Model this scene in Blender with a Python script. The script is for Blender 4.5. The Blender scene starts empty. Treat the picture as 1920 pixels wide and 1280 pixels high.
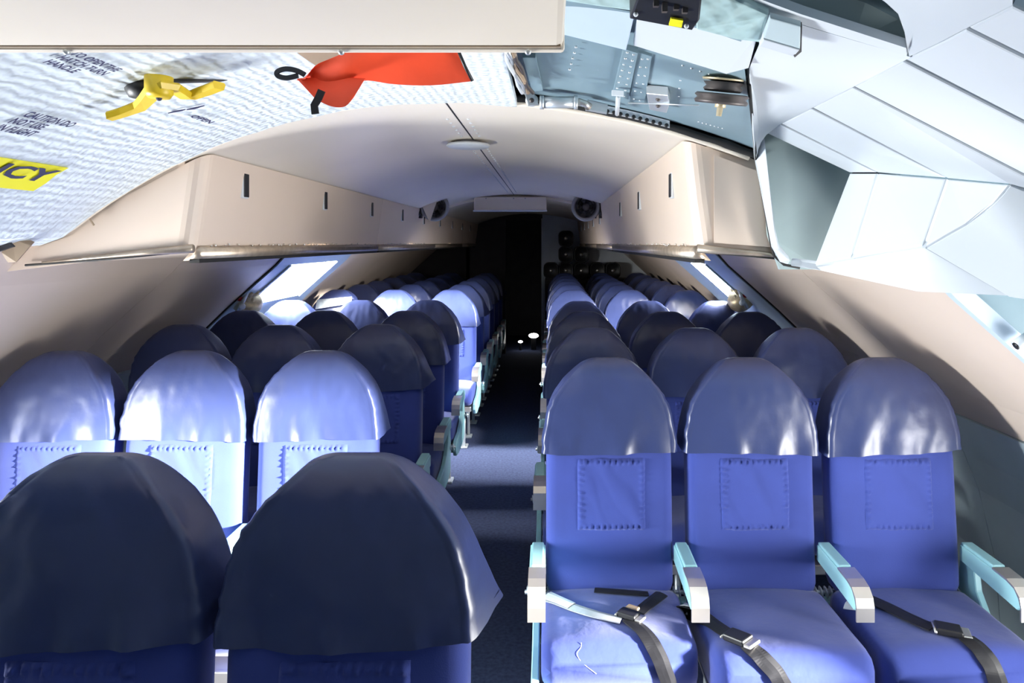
import bpy, bmesh, math, random
from mathutils import Vector, Matrix, noise as mnoise
S = bpy.context.scene
COL = S.collection
random.seed(4)

# ------------------------------------------------------------------ camera, world, light, exposure
F, U0, V0, CZ = 1300.0, 1030.0, 455.0, 1.6          # focal length and horizon in a 1920x1280 frame, eye height (m)
XC = -0.31                                           # the fuselage's centre line
cam_d = bpy.data.cameras.new('camera'); cam = bpy.data.objects.new('camera', cam_d); COL.objects.link(cam)
cam.location = (0, 0, CZ); cam.rotation_euler = (math.radians(90), 0, 0)
cam_d.sensor_width = 36; cam_d.lens = 36 * F / 1920
cam_d.shift_x = (960 - U0) / 1920; cam_d.shift_y = (V0 - 640) / 1920; cam_d.clip_start = 0.02
S.camera = cam
S.view_settings.view_transform = 'Standard'; S.view_settings.look = 'None'
S.view_settings.gamma = 1; S.view_settings.use_curve_mapping = False
S.view_settings.exposure = 0.95
w = bpy.data.worlds.new('world'); S.world = w; w.use_nodes = True
w.node_tree.nodes['Background'].inputs[0].default_value = (0.92, 0.96, 1.0, 1)
w.node_tree.nodes['Background'].inputs[1].default_value = 2.2

def area(name, loc, target, sx, sy, power, color, spread=180):
    l = bpy.data.lights.new(name, 'AREA'); l.shape = 'RECTANGLE'; l.size = sx; l.size_y = sy
    l.energy = power; l.color = color; l.spread = math.radians(spread)
    o = bpy.data.objects.new(name, l); COL.objects.link(o); o.location = loc
    o.rotation_euler = (Vector(target) - Vector(loc)).to_track_quat('-Z', 'Y').to_euler()
    return o
# daylight through the two entrance doors beside the vestibule and through the two exit windows
area('daylight_entrance_right', (1.80, 1.36, 0.74), (-0.7, 2.1, 1.95), 0.36, 0.82, 15, (1.0, 0.985, 0.96), 125)
area('daylight_entrance_left', (-2.42, 1.52, 0.74), (1.3, 2.35, 1.25), 0.5, 0.82, 35, (0.95, 0.98, 1.0), 115)
area('daylight_exit_left', (-2.00, 4.95, 1.42), (-1.0, 5.55, 0.45), 0.9, 0.4, 80, (1.0, 0.98, 0.94), 110)
area('daylight_exit_right', (1.40, 4.85, 1.42), (0.5, 5.5, 0.45), 0.5, 0.4, 70, (1.0, 0.98, 0.94), 110)
sd = bpy.data.lights.new('sun', 'SUN'); sd.energy = 32; sd.angle = math.radians(4); sd.color = (1.0, 0.97, 0.93)
so = bpy.data.objects.new('sun', sd); COL.objects.link(so); so.location = (6, 0, 4)
so.rotation_euler = Vector((-2.9, 1.2, -0.36)).to_track_quat('-Z', 'Y').to_euler()   # low sun through the right-hand doors

# ------------------------------------------------------------------ materials
def mat(name, col, rough=0.5, metal=0.0, var=0.06, vscale=6.0, bump=None, sheen=0.0, spec=0.5, coat=0.0):
    m = bpy.data.materials.new(name); m.use_nodes = True
    nt = m.node_tree; b = nt.nodes['Principled BSDF']
    b.inputs['Roughness'].default_value = rough; b.inputs['Metallic'].default_value = metal
    b.inputs['Specular IOR Level'].default_value = spec
    if sheen: b.inputs['Sheen Weight'].default_value = sheen
    if coat: b.inputs['Coat Weight'].default_value = coat; b.inputs['Coat Roughness'].default_value = 0.2
    tc = nt.nodes.new('ShaderNodeTexCoord')
    n = nt.nodes.new('ShaderNodeTexNoise'); n.inputs['Scale'].default_value = vscale; n.inputs['Detail'].default_value = 4
    nt.links.new(tc.outputs['Object'], n.inputs['Vector'])
    r = nt.nodes.new('ShaderNodeMapRange'); r.inputs['From Min'].default_value = 0.3; r.inputs['From Max'].default_value = 0.7
    r.inputs['To Min'].default_value = 1 - var; r.inputs['To Max'].default_value = 1 + var
    nt.links.new(n.outputs['Fac'], r.inputs['Value'])
    mx = nt.nodes.new('ShaderNodeVectorMath'); mx.operation = 'SCALE'
    mx.inputs[0].default_value = col[:3]
    nt.links.new(r.outputs['Result'], mx.inputs['Scale'])
    nt.links.new(mx.outputs['Vector'], b.inputs['Base Color'])
    if bump:
        n2 = nt.nodes.new('ShaderNodeTexNoise'); n2.inputs['Scale'].default_value = bump[0]; n2.inputs['Detail'].default_value = 3
        nt.links.new(tc.outputs['Object'], n2.inputs['Vector'])
        bp = nt.nodes.new('ShaderNodeBump'); bp.inputs['Strength'].default_value = bump[1]; bp.inputs['Distance'].default_value = bump[2]
        nt.links.new(n2.outputs['Fac'], bp.inputs['Height']); nt.links.new(bp.outputs['Normal'], b.inputs['Normal'])
    return m

def quilt_mat(name, col, s1, s2, diamond=False):
    m = mat(name, col, 0.55, var=0.05, vscale=9)
    nt = m.node_tree; b = nt.nodes['Principled BSDF']
    tc = [n for n in nt.nodes if n.type == 'TEX_COORD'][0]
    hs = []
    for k, sc in enumerate((s1, s2)):
        mp = nt.nodes.new('ShaderNodeMapping'); nt.links.new(tc.outputs['Object'], mp.inputs['Vector'])
        if diamond: mp.inputs['Rotation'].default_value = (0, 0, math.radians(45 if k else -45))
        wv = nt.nodes.new('ShaderNodeTexWave'); wv.wave_type = 'BANDS'; wv.bands_direction = 'Y' if (k == 0 or diamond) else 'X'
        wv.inputs['Scale'].default_value = sc; wv.inputs['Distortion'].default_value = 3.5; wv.inputs['Detail'].default_value = 2
        wv.inputs['Detail Scale'].default_value = 2.5
        nt.links.new(mp.outputs['Vector'], wv.inputs['Vector']); hs.append(wv)
    ad = nt.nodes.new('ShaderNodeMath'); ad.operation = 'MULTIPLY_ADD'; ad.inputs[1].default_value = 0.75
    nt.links.new(hs[0].outputs['Fac'], ad.inputs[0]); nt.links.new(hs[1].outputs['Fac'], ad.inputs[2])
    bp = nt.nodes.new('ShaderNodeBump'); bp.inputs['Strength'].default_value = 0.6; bp.inputs['Distance'].default_value = 0.004
    nt.links.new(ad.outputs[0], bp.inputs['Height']); nt.links.new(bp.outputs['Normal'], b.inputs['Normal'])
    return m

M = {}
M['cover'] = mat('navy_leatherette', (0.033, 0.047, 0.135), 0.33, var=0.10, vscale=4, bump=(22, 0.10, 0.01), spec=0.6)
M['fabric'] = mat('blue_fabric', (0.040, 0.062, 0.27), 0.85, var=0.08, vscale=7, bump=(420, 0.35, 0.001), sheen=0.25, spec=0.2)
M['cushion'] = mat('cushion_fabric', (0.040, 0.062, 0.27), 0.85, var=0.08, vscale=7, bump=(25, 0.25, 0.006), sheen=0.25, spec=0.2)
M['teal'] = mat('pale_teal_paint', (0.33, 0.62, 0.66), 0.38, var=0.04)
M['alu'] = mat('brushed_aluminium', (0.78, 0.74, 0.68), 0.34, 0.9, var=0.05)
M['rail'] = mat('dull_aluminium_rail', (0.46, 0.38, 0.30), 0.32, 0.7, var=0.15, vscale=30)
M['belt'] = mat('black_webbing', (0.014, 0.014, 0.017), 0.5, var=0.2, vscale=40, spec=0.3)
M['beltg'] = mat('grey_webbing', (0.36, 0.37, 0.40), 0.5, var=0.1, vscale=40)
M['black'] = mat('black_plastic', (0.012, 0.012, 0.014), 0.45, var=0.1)
M['rubber'] = mat('black_rubber', (0.010, 0.010, 0.010), 0.7, var=0.1)
M['bin'] = mat('beige_bin_laminate', (0.70, 0.575, 0.475), 0.42, var=0.03, vscale=2.0)
M['ceil'] = mat('warm_white_ceiling', (0.78, 0.71, 0.61), 0.38, var=0.03, vscale=2.0)
M['wall'] = mat('beige_wall_laminate', (0.69, 0.57, 0.475), 0.45, var=0.04, vscale=2.0)
M['dado'] = mat('grey_green_dado', (0.50, 0.60, 0.63), 0.5, var=0.04)
M['carpet'] = mat('navy_carpet', (0.045, 0.058, 0.115), 0.95, var=0.25, vscale=60, bump=(350, 0.6, 0.004), spec=0.1)
M['white'] = mat('white_moulding', (0.62, 0.66, 0.695), 0.36, var=0.02, vscale=3)
M['recess'] = mat('grey_green_recess', (0.33, 0.41, 0.41), 0.55, var=0.05)
M['skin'] = mat('blue_grey_airframe_paint', (0.20, 0.29, 0.335), 0.45, var=0.10, vscale=5)
M['skin2'] = mat('light_blue_sheet', (0.52, 0.62, 0.74), 0.4, var=0.05, vscale=4)
M['quilt'] = quilt_mat('pale_quilted_fabric', (0.66, 0.72, 0.75), 13, 12)
M['quilt2'] = quilt_mat('teal_diamond_quilt', (0.42, 0.58, 0.58), 10, 10, True)
M['yellow'] = mat('yellow_paint', (0.72, 0.50, 0.015), 0.4, var=0.06, vscale=20)
M['ylabel'] = mat('yellow_label', (0.85, 0.78, 0.01), 0.55, var=0.02)
M['ink'] = mat('dark_blue_ink', (0.035, 0.035, 0.09), 0.7, var=0.1)
M['red'] = mat('orange_red_fabric', (0.90, 0.075, 0.018), 0.6, var=0.12, vscale=6, bump=(40, 0.15, 0.004))
M['cream'] = mat('cream_panel', (0.76, 0.68, 0.565), 0.45, var=0.03, vscale=3)
M['bluegrey'] = mat('blue_grey_door_paint', (0.42, 0.53, 0.62), 0.4, var=0.04)
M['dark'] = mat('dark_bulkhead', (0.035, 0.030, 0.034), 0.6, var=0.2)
M['greypanel'] = mat('grey_bulkhead_panel', (0.78, 0.84, 0.90), 0.5, var=0.05)
M['brass'] = mat('aged_brass', (0.62, 0.52, 0.33), 0.4, 0.5, var=0.2, vscale=40)
M['brown'] = mat('brown_block', (0.33, 0.24, 0.16), 0.6, var=0.15)
M['steel'] = mat('pale_steel', (0.62, 0.66, 0.68), 0.35, 0.6, var=0.06)
M['wheel'] = mat('dark_pulley', (0.10, 0.085, 0.08), 0.45, 0.4, var=0.15)
M['redknob'] = mat('red_knob', (0.40, 0.01, 0.01), 0.35, var=0.05)
M['paper'] = mat('grey_wrapped_paper', (0.62, 0.64, 0.60), 0.4, var=0.25, vscale=25)
M['grey'] = mat('mid_grey_plastic', (0.30, 0.30, 0.31), 0.4, var=0.05)
g = bpy.data.materials.new('window_glass'); g.use_nodes = True
nt = g.node_tree; nt.nodes.clear()
o_ = nt.nodes.new('ShaderNodeOutputMaterial'); mxs = nt.nodes.new('ShaderNodeMixShader'); mxs.inputs[0].default_value = 0.06
tr = nt.nodes.new('ShaderNodeBsdfTransparent'); gl = nt.nodes.new('ShaderNodeBsdfGlossy'); gl.inputs['Roughness'].default_value = 0.05
nt.links.new(tr.outputs[0], mxs.inputs[1]); nt.links.new(gl.outputs[0], mxs.inputs[2]); nt.links.new(mxs.outputs[0], o_.inputs[0])
M['glass'] = g
e = bpy.data.materials.new('glint_glow'); e.use_nodes = True  # emission that stands in for light glinting off the aisle floor
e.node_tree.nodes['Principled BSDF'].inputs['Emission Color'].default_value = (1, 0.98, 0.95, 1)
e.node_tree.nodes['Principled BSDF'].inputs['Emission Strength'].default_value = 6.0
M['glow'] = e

# ------------------------------------------------------------------ mesh helpers
def P(u, v, d): return Vector(((u - U0) * d / F, d, CZ - (v - V0) * d / F))   # a sighted point at distance d
WORLD = {}
def setp(o, kw):
    for k, val in kw.items(): o[k] = val
    return o
def link(name, mesh, parent=None, loc=(0, 0, 0), **kw):
    o = bpy.data.objects.new(name, mesh); COL.objects.link(o); o.location = loc
    if parent: o.parent = parent
    WORLD[o.name] = Vector(loc) + (WORLD[parent.name] if parent else Vector())
    return setp(o, kw)
def thing(name, label, cat, loc=(0, 0, 0), group=None):
    o = link(name, None, None, loc, label=label, category=cat)
    if group: o['group'] = group
    return o
def structure(name, loc=(0, 0, 0)): return link(name, None, None, loc, kind='structure')

class MB:
    def __init__(s): s.v = []; s.f = []; s.sm = []
    def add(s, verts, faces, smooth=False):
        b = len(s.v); s.v += [Vector(p) for p in verts]
        for f in faces: s.f.append(tuple(i + b for i in f)); s.sm.append(smooth)
        return s
    def box(s, x0, x1, y0, y1, z0, z1, bev=0.0, seg=2):
        if bev <= 0:
            v = [(x, y, z) for z in (z0, z1) for y in (y0, y1) for x in (x0, x1)]
            return s.add(v, [(0, 2, 3, 1), (4, 5, 7, 6), (0, 1, 5, 4), (2, 6, 7, 3), (0, 4, 6, 2), (1, 3, 7, 5)])
        bm = bmesh.new(); bmesh.ops.create_cube(bm, size=1)
        for q in bm.verts: q.co = Vector(((x0 + x1) / 2 + q.co.x * (x1 - x0), (y0 + y1) / 2 + q.co.y * (y1 - y0), (z0 + z1) / 2 + q.co.z * (z1 - z0)))
        bmesh.ops.bevel(bm, geom=bm.edges[:], offset=bev, segments=seg, affect='EDGES', profile=0.5)
        return s.bm(bm)
    def bm(s, bm, smooth=False):
        bm.verts.index_update()
        s.add([q.co.copy() for q in bm.verts], [[q.index for q in f.verts] for f in bm.faces], smooth); bm.free(); return s
    def rings(s, rings, closed=True, cap0=True, cap1=True, smooth=True):
        n = len(rings[0]); v = [p for r in rings for p in r]; f = []
        for i in range(len(rings) - 1):
            for j in range(n if closed else n - 1):
                k = (j + 1) % n; f.append((i * n + j, i * n + k, (i + 1) * n + k, (i + 1) * n + j))
        if cap0: f.append(tuple(range(n - 1, -1, -1)))
        if cap1: f.append(tuple((len(rings) - 1) * n + j for j in range(n)))
        return s.add(v, f, smooth)
    def tube(s, pts, r, n=8, smooth=True):
        pts = [Vector(p) for p in pts]; rs = r if isinstance(r, (list, tuple)) else [r] * len(pts)
        t0 = (pts[1] - pts[0]).normalized(); nrm = t0.orthogonal().normalized(); rings = []
        for i, p in enumerate(pts):
            t = ((pts[min(i + 1, len(pts) - 1)] - pts[max(i - 1, 0)])).normalized()
            nrm = (nrm - t * nrm.dot(t)).normalized(); b = t.cross(nrm)
            rings.append([p + (nrm * math.cos(a) + b * math.sin(a)) * rs[i] for a in [2 * math.pi * k / n for k in range(n)]])
        return s.rings(rings, smooth=smooth)
    def lathe(s, prof, c, axis, n=24):
        ax = Vector(axis).normalized(); u = ax.orthogonal().normalized(); w_ = ax.cross(u); c = Vector(c)
        return s.rings([[c + ax * h + (u * math.cos(a) + w_ * math.sin(a)) * r for a in [2 * math.pi * k / n for k in range(n)]] for r, h in prof])
    def ball(s, c, r, n=8):
        return s.lathe([(r * math.sin(math.pi * k / n) + 1e-5, -r * math.cos(math.pi * k / n)) for k in range(n + 1)], c, (0, 0, 1), n + 2)
    def bar(s, pts, wv, hv):
        wv = Vector(wv); hv = Vector(hv)
        return s.rings([[Vector(p) + wv * a + hv * b for a, b in ((-.5, -.5), (.5, -.5), (.5, .5), (-.5, .5))] for p in pts], smooth=False)
    def ribbon(s, pts, width, thick=0.003, up=(0, -0.5, 1)):
        pts = [Vector(p) for p in pts]; rings = []
        for i, p in enumerate(pts):
            t = (pts[min(i + 1, len(pts) - 1)] - pts[max(i - 1, 0)]).normalized()
            l = t.cross(Vector(up)).normalized(); n = l.cross(t).normalized()
            rings.append([p - l * width / 2, p + l * width / 2, p + l * width / 2 + n * thick, p - l * width / 2 + n * thick])
        return s.rings(rings, smooth=False)
    def plate(s, pts, thick, bev=0.0, away=None, origin=(0, 0, CZ)):
        """a sheet whose face is the polygon pts, thick away from the eye (or along away)"""
        pts = [Vector(p) for p in pts]; n = Vector()
        for i in range(len(pts)):
            n += pts[i].cross(pts[(i + 1) % len(pts)])
        n.normalize()
        c = sum(pts, Vector()) / len(pts)
        if n.dot(c - Vector(origin)) < 0: n = -n
        if away: n = Vector(away)
        bm = bmesh.new(); a = [bm.verts.new(p) for p in pts]; b = [bm.verts.new(p + n * thick) for p in pts]
        bm.faces.new(a); bm.faces.new(b[::-1]); k = len(pts)
        for i in range(k): bm.faces.new((a[i], b[i], b[(i + 1) % k], a[(i + 1) % k]))
        bmesh.ops.recalc_face_normals(bm, faces=bm.faces[:])
        if bev:
            bm.edges.ensure_lookup_table(); fr = bm.faces[:1] if False else None
            es = [e_ for e_ in bm.edges if e_.verts[0] in a and e_.verts[1] in a]
            bmesh.ops.bevel(bm, geom=es, offset=bev, segments=2, affect='EDGES', profile=0.5)
        bmesh.ops.triangulate(bm, faces=[f for f in bm.faces if len(f.verts) > 4])
        return s.bm(bm)
    def mesh(s, name, m, off=(0, 0, 0)):
        off = Vector(off); me = bpy.data.meshes.new(name)
        me.from_pydata([p - off for p in s.v], [], s.f); me.materials.append(M[m] if isinstance(m, str) else m)
        me.polygons.foreach_set('use_smooth', s.sm)
        bm = bmesh.new(); bm.from_mesh(me); bmesh.ops.recalc_face_normals(bm, faces=bm.faces[:]); bm.to_mesh(me); bm.free(); me.update()
        return me
    def build(s, name, m, parent=None, **kw):          # vertices are in world space; the origin goes to the parent's
        off = WORLD[parent.name] if parent else Vector()
        if not parent:
            lo = Vector([min(p[i] for p in s.v) for i in range(3)]); hi = Vector([max(p[i] for p in s.v) for i in range(3)])
            off = Vector(((lo.x + hi.x) / 2, (lo.y + hi.y) / 2, lo.z))
            o = link(name, s.mesh(name, m, off), None, off, **kw)
        else: o = link(name, s.mesh(name, m, off), parent, (0, 0, 0), **kw)
        return o

def rrect(w_, t, r, nf=16, nc=4, ns=3):
    """rounded rectangle in x (half w_) and y (half t); front is -y; same count of points for any size"""
    r = min(r, w_ * 0.95, t * 0.95); pts = []
    def arc(cx, cy, a0):
        for k in range(nc + 1):
            a = a0 + math.pi / 2 * k / nc; pts.append((cx + r * math.cos(a), cy + r * math.sin(a)))
    def seg(x0, y0, x1, y1, n):
        for k in range(1, n): pts.append((x0 + (x1 - x0) * k / n, y0 + (y1 - y0) * k / n))
    X, Y = w_ - r, t - r
    seg(-X, -t, X, -t, nf); arc(X, -Y, -math.pi / 2); seg(w_, -Y, w_, Y, ns); arc(X, Y, 0)
    seg(X, t, -X, t, nf); arc(-X, Y, math.pi / 2); seg(-w_, Y, -w_, -Y, ns); arc(-X, -Y, math.pi)
    return pts

# ------------------------------------------------------------------ the fuselage: profiles
def roofz(rx):
    if rx < -1.12: return 1.6262 - 0.35 * (-1.12 - rx)
    return 2.02 - (0.21 * rx * rx if rx > 0 else 0.27 * rx * rx + 0.035 * rx ** 4)
def roof_hit(u, v, off=0.0):
    d = 1.0
    for k in range(600):
        p = P(u, v, d)
        if p.z >= roofz(p.x - XC) - off: return p
        d += 0.003
    return P(u, v, d)
PROF = [(1.22, 1.60), (1.29, 1.54), (1.355, 1.468), (1.542, 1.302), (1.655, 1.2), (1.80, 1.06), (1.91, 0.93), (2.0, 0.75), (2.06, 0.6), (2.13, 0.3), (2.15, 0.0)]
YN, YB, YE = 2.05, 10.0, 1.8           # cabin ceiling start, bulkhead, near edge of the side walls

def sweep(side, prof, y0, y1, depth, mb, face=0.0):
    """a panel that follows the wall profile between two y, depth thick outwards, its face pulled in by face"""
    A, B = [], []
    for i, (rx, z) in enumerate(prof):
        a = prof[max(i - 1, 0)]; b = prof[min(i + 1, len(prof) - 1)]
        t = Vector((b[0] - a[0], b[1] - a[1])).normalized(); n = Vector((-t.y, t.x))   # outward
        if n.x < 0: n = -n
        A.append((XC + side * (rx - n.x * face), z - n.y * face)); B.append((XC + side * (rx + n.x * depth), z + n.y * depth))
    loop = A + B[::-1]
    mb.rings([[Vector((x, y, z)) for x, z in loop] for y in (y0, y1)], smooth=False)
    return mb

# floor
fl = structure('floor')
MB().box(XC - 2.6, XC + 2.6, -1.3, 12.2, -0.06, 0.0).build('carpet', 'carpet', fl)
# side walls with the exit-door openings cut out
WIN = {-1: (4.45, 5.40), 1: (4.60, 5.05)}
DOOR = {-1: (4.22, 5.66), 1: (4.05, 5.75)}
CUT = PROF[2:5]
for side, nm in ((-1, 'wall_left'), (1, 'wall_right')):
    wl = structure(nm)
    y0, y1 = WIN[side]
    mb = MB()
    sh = [(a + 0.035, b + 0.02) for a, b in PROF]
    for (a, b, pr) in ((YE + 0.02, y0, sh), (y1, YB, sh), (y0, y1, sh[:3]), (y0, y1, sh[4:])): sweep(side, pr, a, b, 0.03, mb)
    mb.build('outer_skin', 'dark', wl)
    d0, d1 = DOOR[side]
    seams = [YE, 3.06 if side < 0 else 2.82, d0 - 0.006] , [d1 + 0.006, 7.0, 8.5, YB]
    for run in seams:
        for a, b in zip(run[:-1], run[1:]):
            sweep(side, PROF[:7], a + 0.002, b - 0.002, 0.02, MB()).build('wall_panel', 'wall', wl)
            sweep(side, [(PROF[6][0] + 0.004, PROF[6][1] - 0.006)] + PROF[7:], a + 0.002, b - 0.002, 0.02, MB(), 0.004).build('dado_panel', 'dado', wl)
    # exit door with its window
    dr = structure('door_1' if side < 0 else 'door_2')
    mb = MB(); pr = PROF[:9]
    for (a, b, p_) in ((d0, y0, pr), (y1, d1, pr), (y0, y1, pr[:3]), (y0, y1, pr[4:])): sweep(side, p_, a, b, 0.035, mb, 0.012)
    mb.build('door_leaf', 'bluegrey', dr)
    mb = MB()
    for yy in (y0 - 0.035, y1 + 0.005): sweep(side, CUT, yy, yy + 0.03, 0.03, mb, 0.022)
    mb.build('window_surround', 'bluegrey', dr)
    mb = MB(); sweep(side, CUT, y0, y1, 0.006, mb, -0.02); mb.build('window_pane', 'glass', dr)
    mb = MB()
    sweep(side, PROF[1:6], d0 - 0.016, d0 - 0.004, 0.01, mb, 0.008); mb.build('door_seal', 'rubber', dr)
    # near edge strip of the wall
    sweep(side, PROF[1:], YE - 0.03, YE - 0.002, 0.03, MB(), 0.012).build('edge_strip', 'skin2', wl)
    q = [(XC + side * (a + 0.004), YE, b) for a, b in PROF] + [(XC + side * 2.22, YE, 0), (XC + side * 2.22, YE, 1.9), (XC + side * 1.22, YE, 1.9)]
    MB().plate(q, 0.015, away=(0, 1, 0)).build('frame_web', 'skin', wl)
    # vestibule wall around the entrance opening
    X = XC + side * 2.16; xa, xb = sorted((X, X + side * 0.05))
    ya, yb = (0.88, 1.42) if side > 0 else (1.20, 1.80)
    mb = MB().box(xa, xb, -1.3, ya, 0, 1.7).box(xa, xb, ya, yb, 1.46, 1.7).box(xa, xb, yb, 1.86, 0, 1.7)
    mb.build('entrance_wall', 'dado', wl)
wb = structure('wall_back'); MB().box(XC - 2.3, XC + 2.3, -1.35, -1.3, 0, 2.2).build('rear_partition', 'greypanel', wb)

# ceiling: arched shell, panels in two halves with a centre seam, and a rib across
ce = structure('ceiling')
def arch(r0, r1, y0, y1, th, off, mb, n=28):
    A = [(XC + r, roofz(r) - off) for r in [r0 + (r1 - r0) * k / n for k in range(n + 1)]]
    loop = A + [(x, z + th) for x, z in A[::-1]]
    mb.rings([[Vector((x, y, z)) for x, z in loop] for y in (y0, y1)], smooth=False); return mb
mb = MB(); arch(-1.32, 1.32, YN, YB + 0.1, 0.03, -0.03, mb); arch(-1.32, 1.32, YN, YN + 0.02, 0.25, -0.03, mb); mb.build('roof_shell', 'dark', ce)
mb = MB(); arch(-1.32, 1.32, -1.3, YN + 0.01, 0.03, -0.13, mb)
for s_ in (-1, 1):
    for (ya, yb) in ((-1.3, YN),):
        zz = roofz(1.32 * s_)
        mb.plate([(XC + s_ * 1.30, ya, zz + 0.17), (XC + s_ * 1.30, yb, zz + 0.17), (XC + s_ * 2.3, yb, 1.45), (XC + s_ * 2.3, ya, 1.45)], 0.03, away=(0, 0, 1))
mb.build('vestibule_roof', 'skin', ce)
for (a, b) in ((YN, 6.12), (6.30, YB)):
    for (r0, r1) in ((-0.80, -0.003), (0.003, 0.80)):
        mb = MB(); arch(r0, r1, a, b, 0.02, 0, mb); mb.build('ceiling_panel', 'ceil', ce)
mb = MB(); arch(-0.80, 0.80, 6.12, 6.30, 0.05, 0.022, mb); mb.build('arch_rib', 'ceil', ce)
mb = MB()
for k in range(46):
    y = 2.35 + k * 0.075
    for dx in (-0.035, 0.035):
        if abs(y - 2.87) > 0.12: mb.lathe([(0.0062, 0), (0.0045, -0.003), (0.001, -0.0035)], (XC + dx, y, roofz(dx)), (0, 0, 1), 6)
mb.build('rivets', 'white', ce, kind='stuff')
MB().box(XC - 0.003, XC + 0.003, YN, 6.1, 2.0195, 2.03).build('seam_filler', 'rubber', ce)
# front edge bead of the cabin ceiling
mb = MB(); mb.tube([(XC + r, YN - 0.004, roofz(r) + 0.002) for r in [-1.2 + 2.1 * k / 40 for k in range(41)]], 0.010, 8); mb.build('edge_bead', 'cream', ce)

# ceiling disc
t = thing('ceiling_disc', 'round flat white disc fixed over the ceiling seam', 'detector', (-0.335, 2.87, 2.0))
MB().lathe([(0.055, 0.018), (0.088, 0.012), (0.090, 0.004), (0.084, 0.0), (0.001, -0.001)], (-0.335, 2.87, 1.995), (0, 0, 1), 32).build('cover_disc', 'white', t)
MB().lathe([(0.052, 0.035), (0.052, 0.012)], (-0.335, 2.87, 1.995), (0, 0, 1), 24).build('mounting_ring', 'grey', t)

# cream box sign hanging under the rib
t = thing('cream_box_panel', 'blank cream rectangular box hanging under the far ceiling rib above the aisle', 'sign box', (XC - 0.03, 6.08, 1.875))
MB().box(XC - 0.345, XC + 0.285, 6.02, 6.11, 1.882, 2.0, 0.006).build('box_body', 'cream', t)
MB().box(XC - 0.35, XC + 0.29, 6.012, 6.112, 1.872, 1.884).build('lower_lip', 'white', t)
mb = MB()
for dx in (-0.24, 0.0, 0.1): mb.ball((XC + dx, 6.018, 1.985), 0.006, 6)
mb.build('screws', 'grey', t, kind='stuff')

# end bulkhead
bk = structure('wall_front')
MB().box(-0.10, XC + 2.3, YB, YB + 0.06, 0, 2.1).build('bulkhead_panel', 'greypanel', bk)
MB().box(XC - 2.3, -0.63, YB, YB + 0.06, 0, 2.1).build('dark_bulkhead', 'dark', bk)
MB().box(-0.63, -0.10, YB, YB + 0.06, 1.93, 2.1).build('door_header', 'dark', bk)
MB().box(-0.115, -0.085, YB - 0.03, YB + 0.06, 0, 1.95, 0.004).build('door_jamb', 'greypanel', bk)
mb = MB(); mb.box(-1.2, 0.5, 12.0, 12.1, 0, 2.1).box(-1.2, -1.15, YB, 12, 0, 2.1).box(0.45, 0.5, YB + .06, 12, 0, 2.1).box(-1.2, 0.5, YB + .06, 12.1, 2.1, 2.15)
mb.build('lobby_lining', 'dark', bk)

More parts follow.
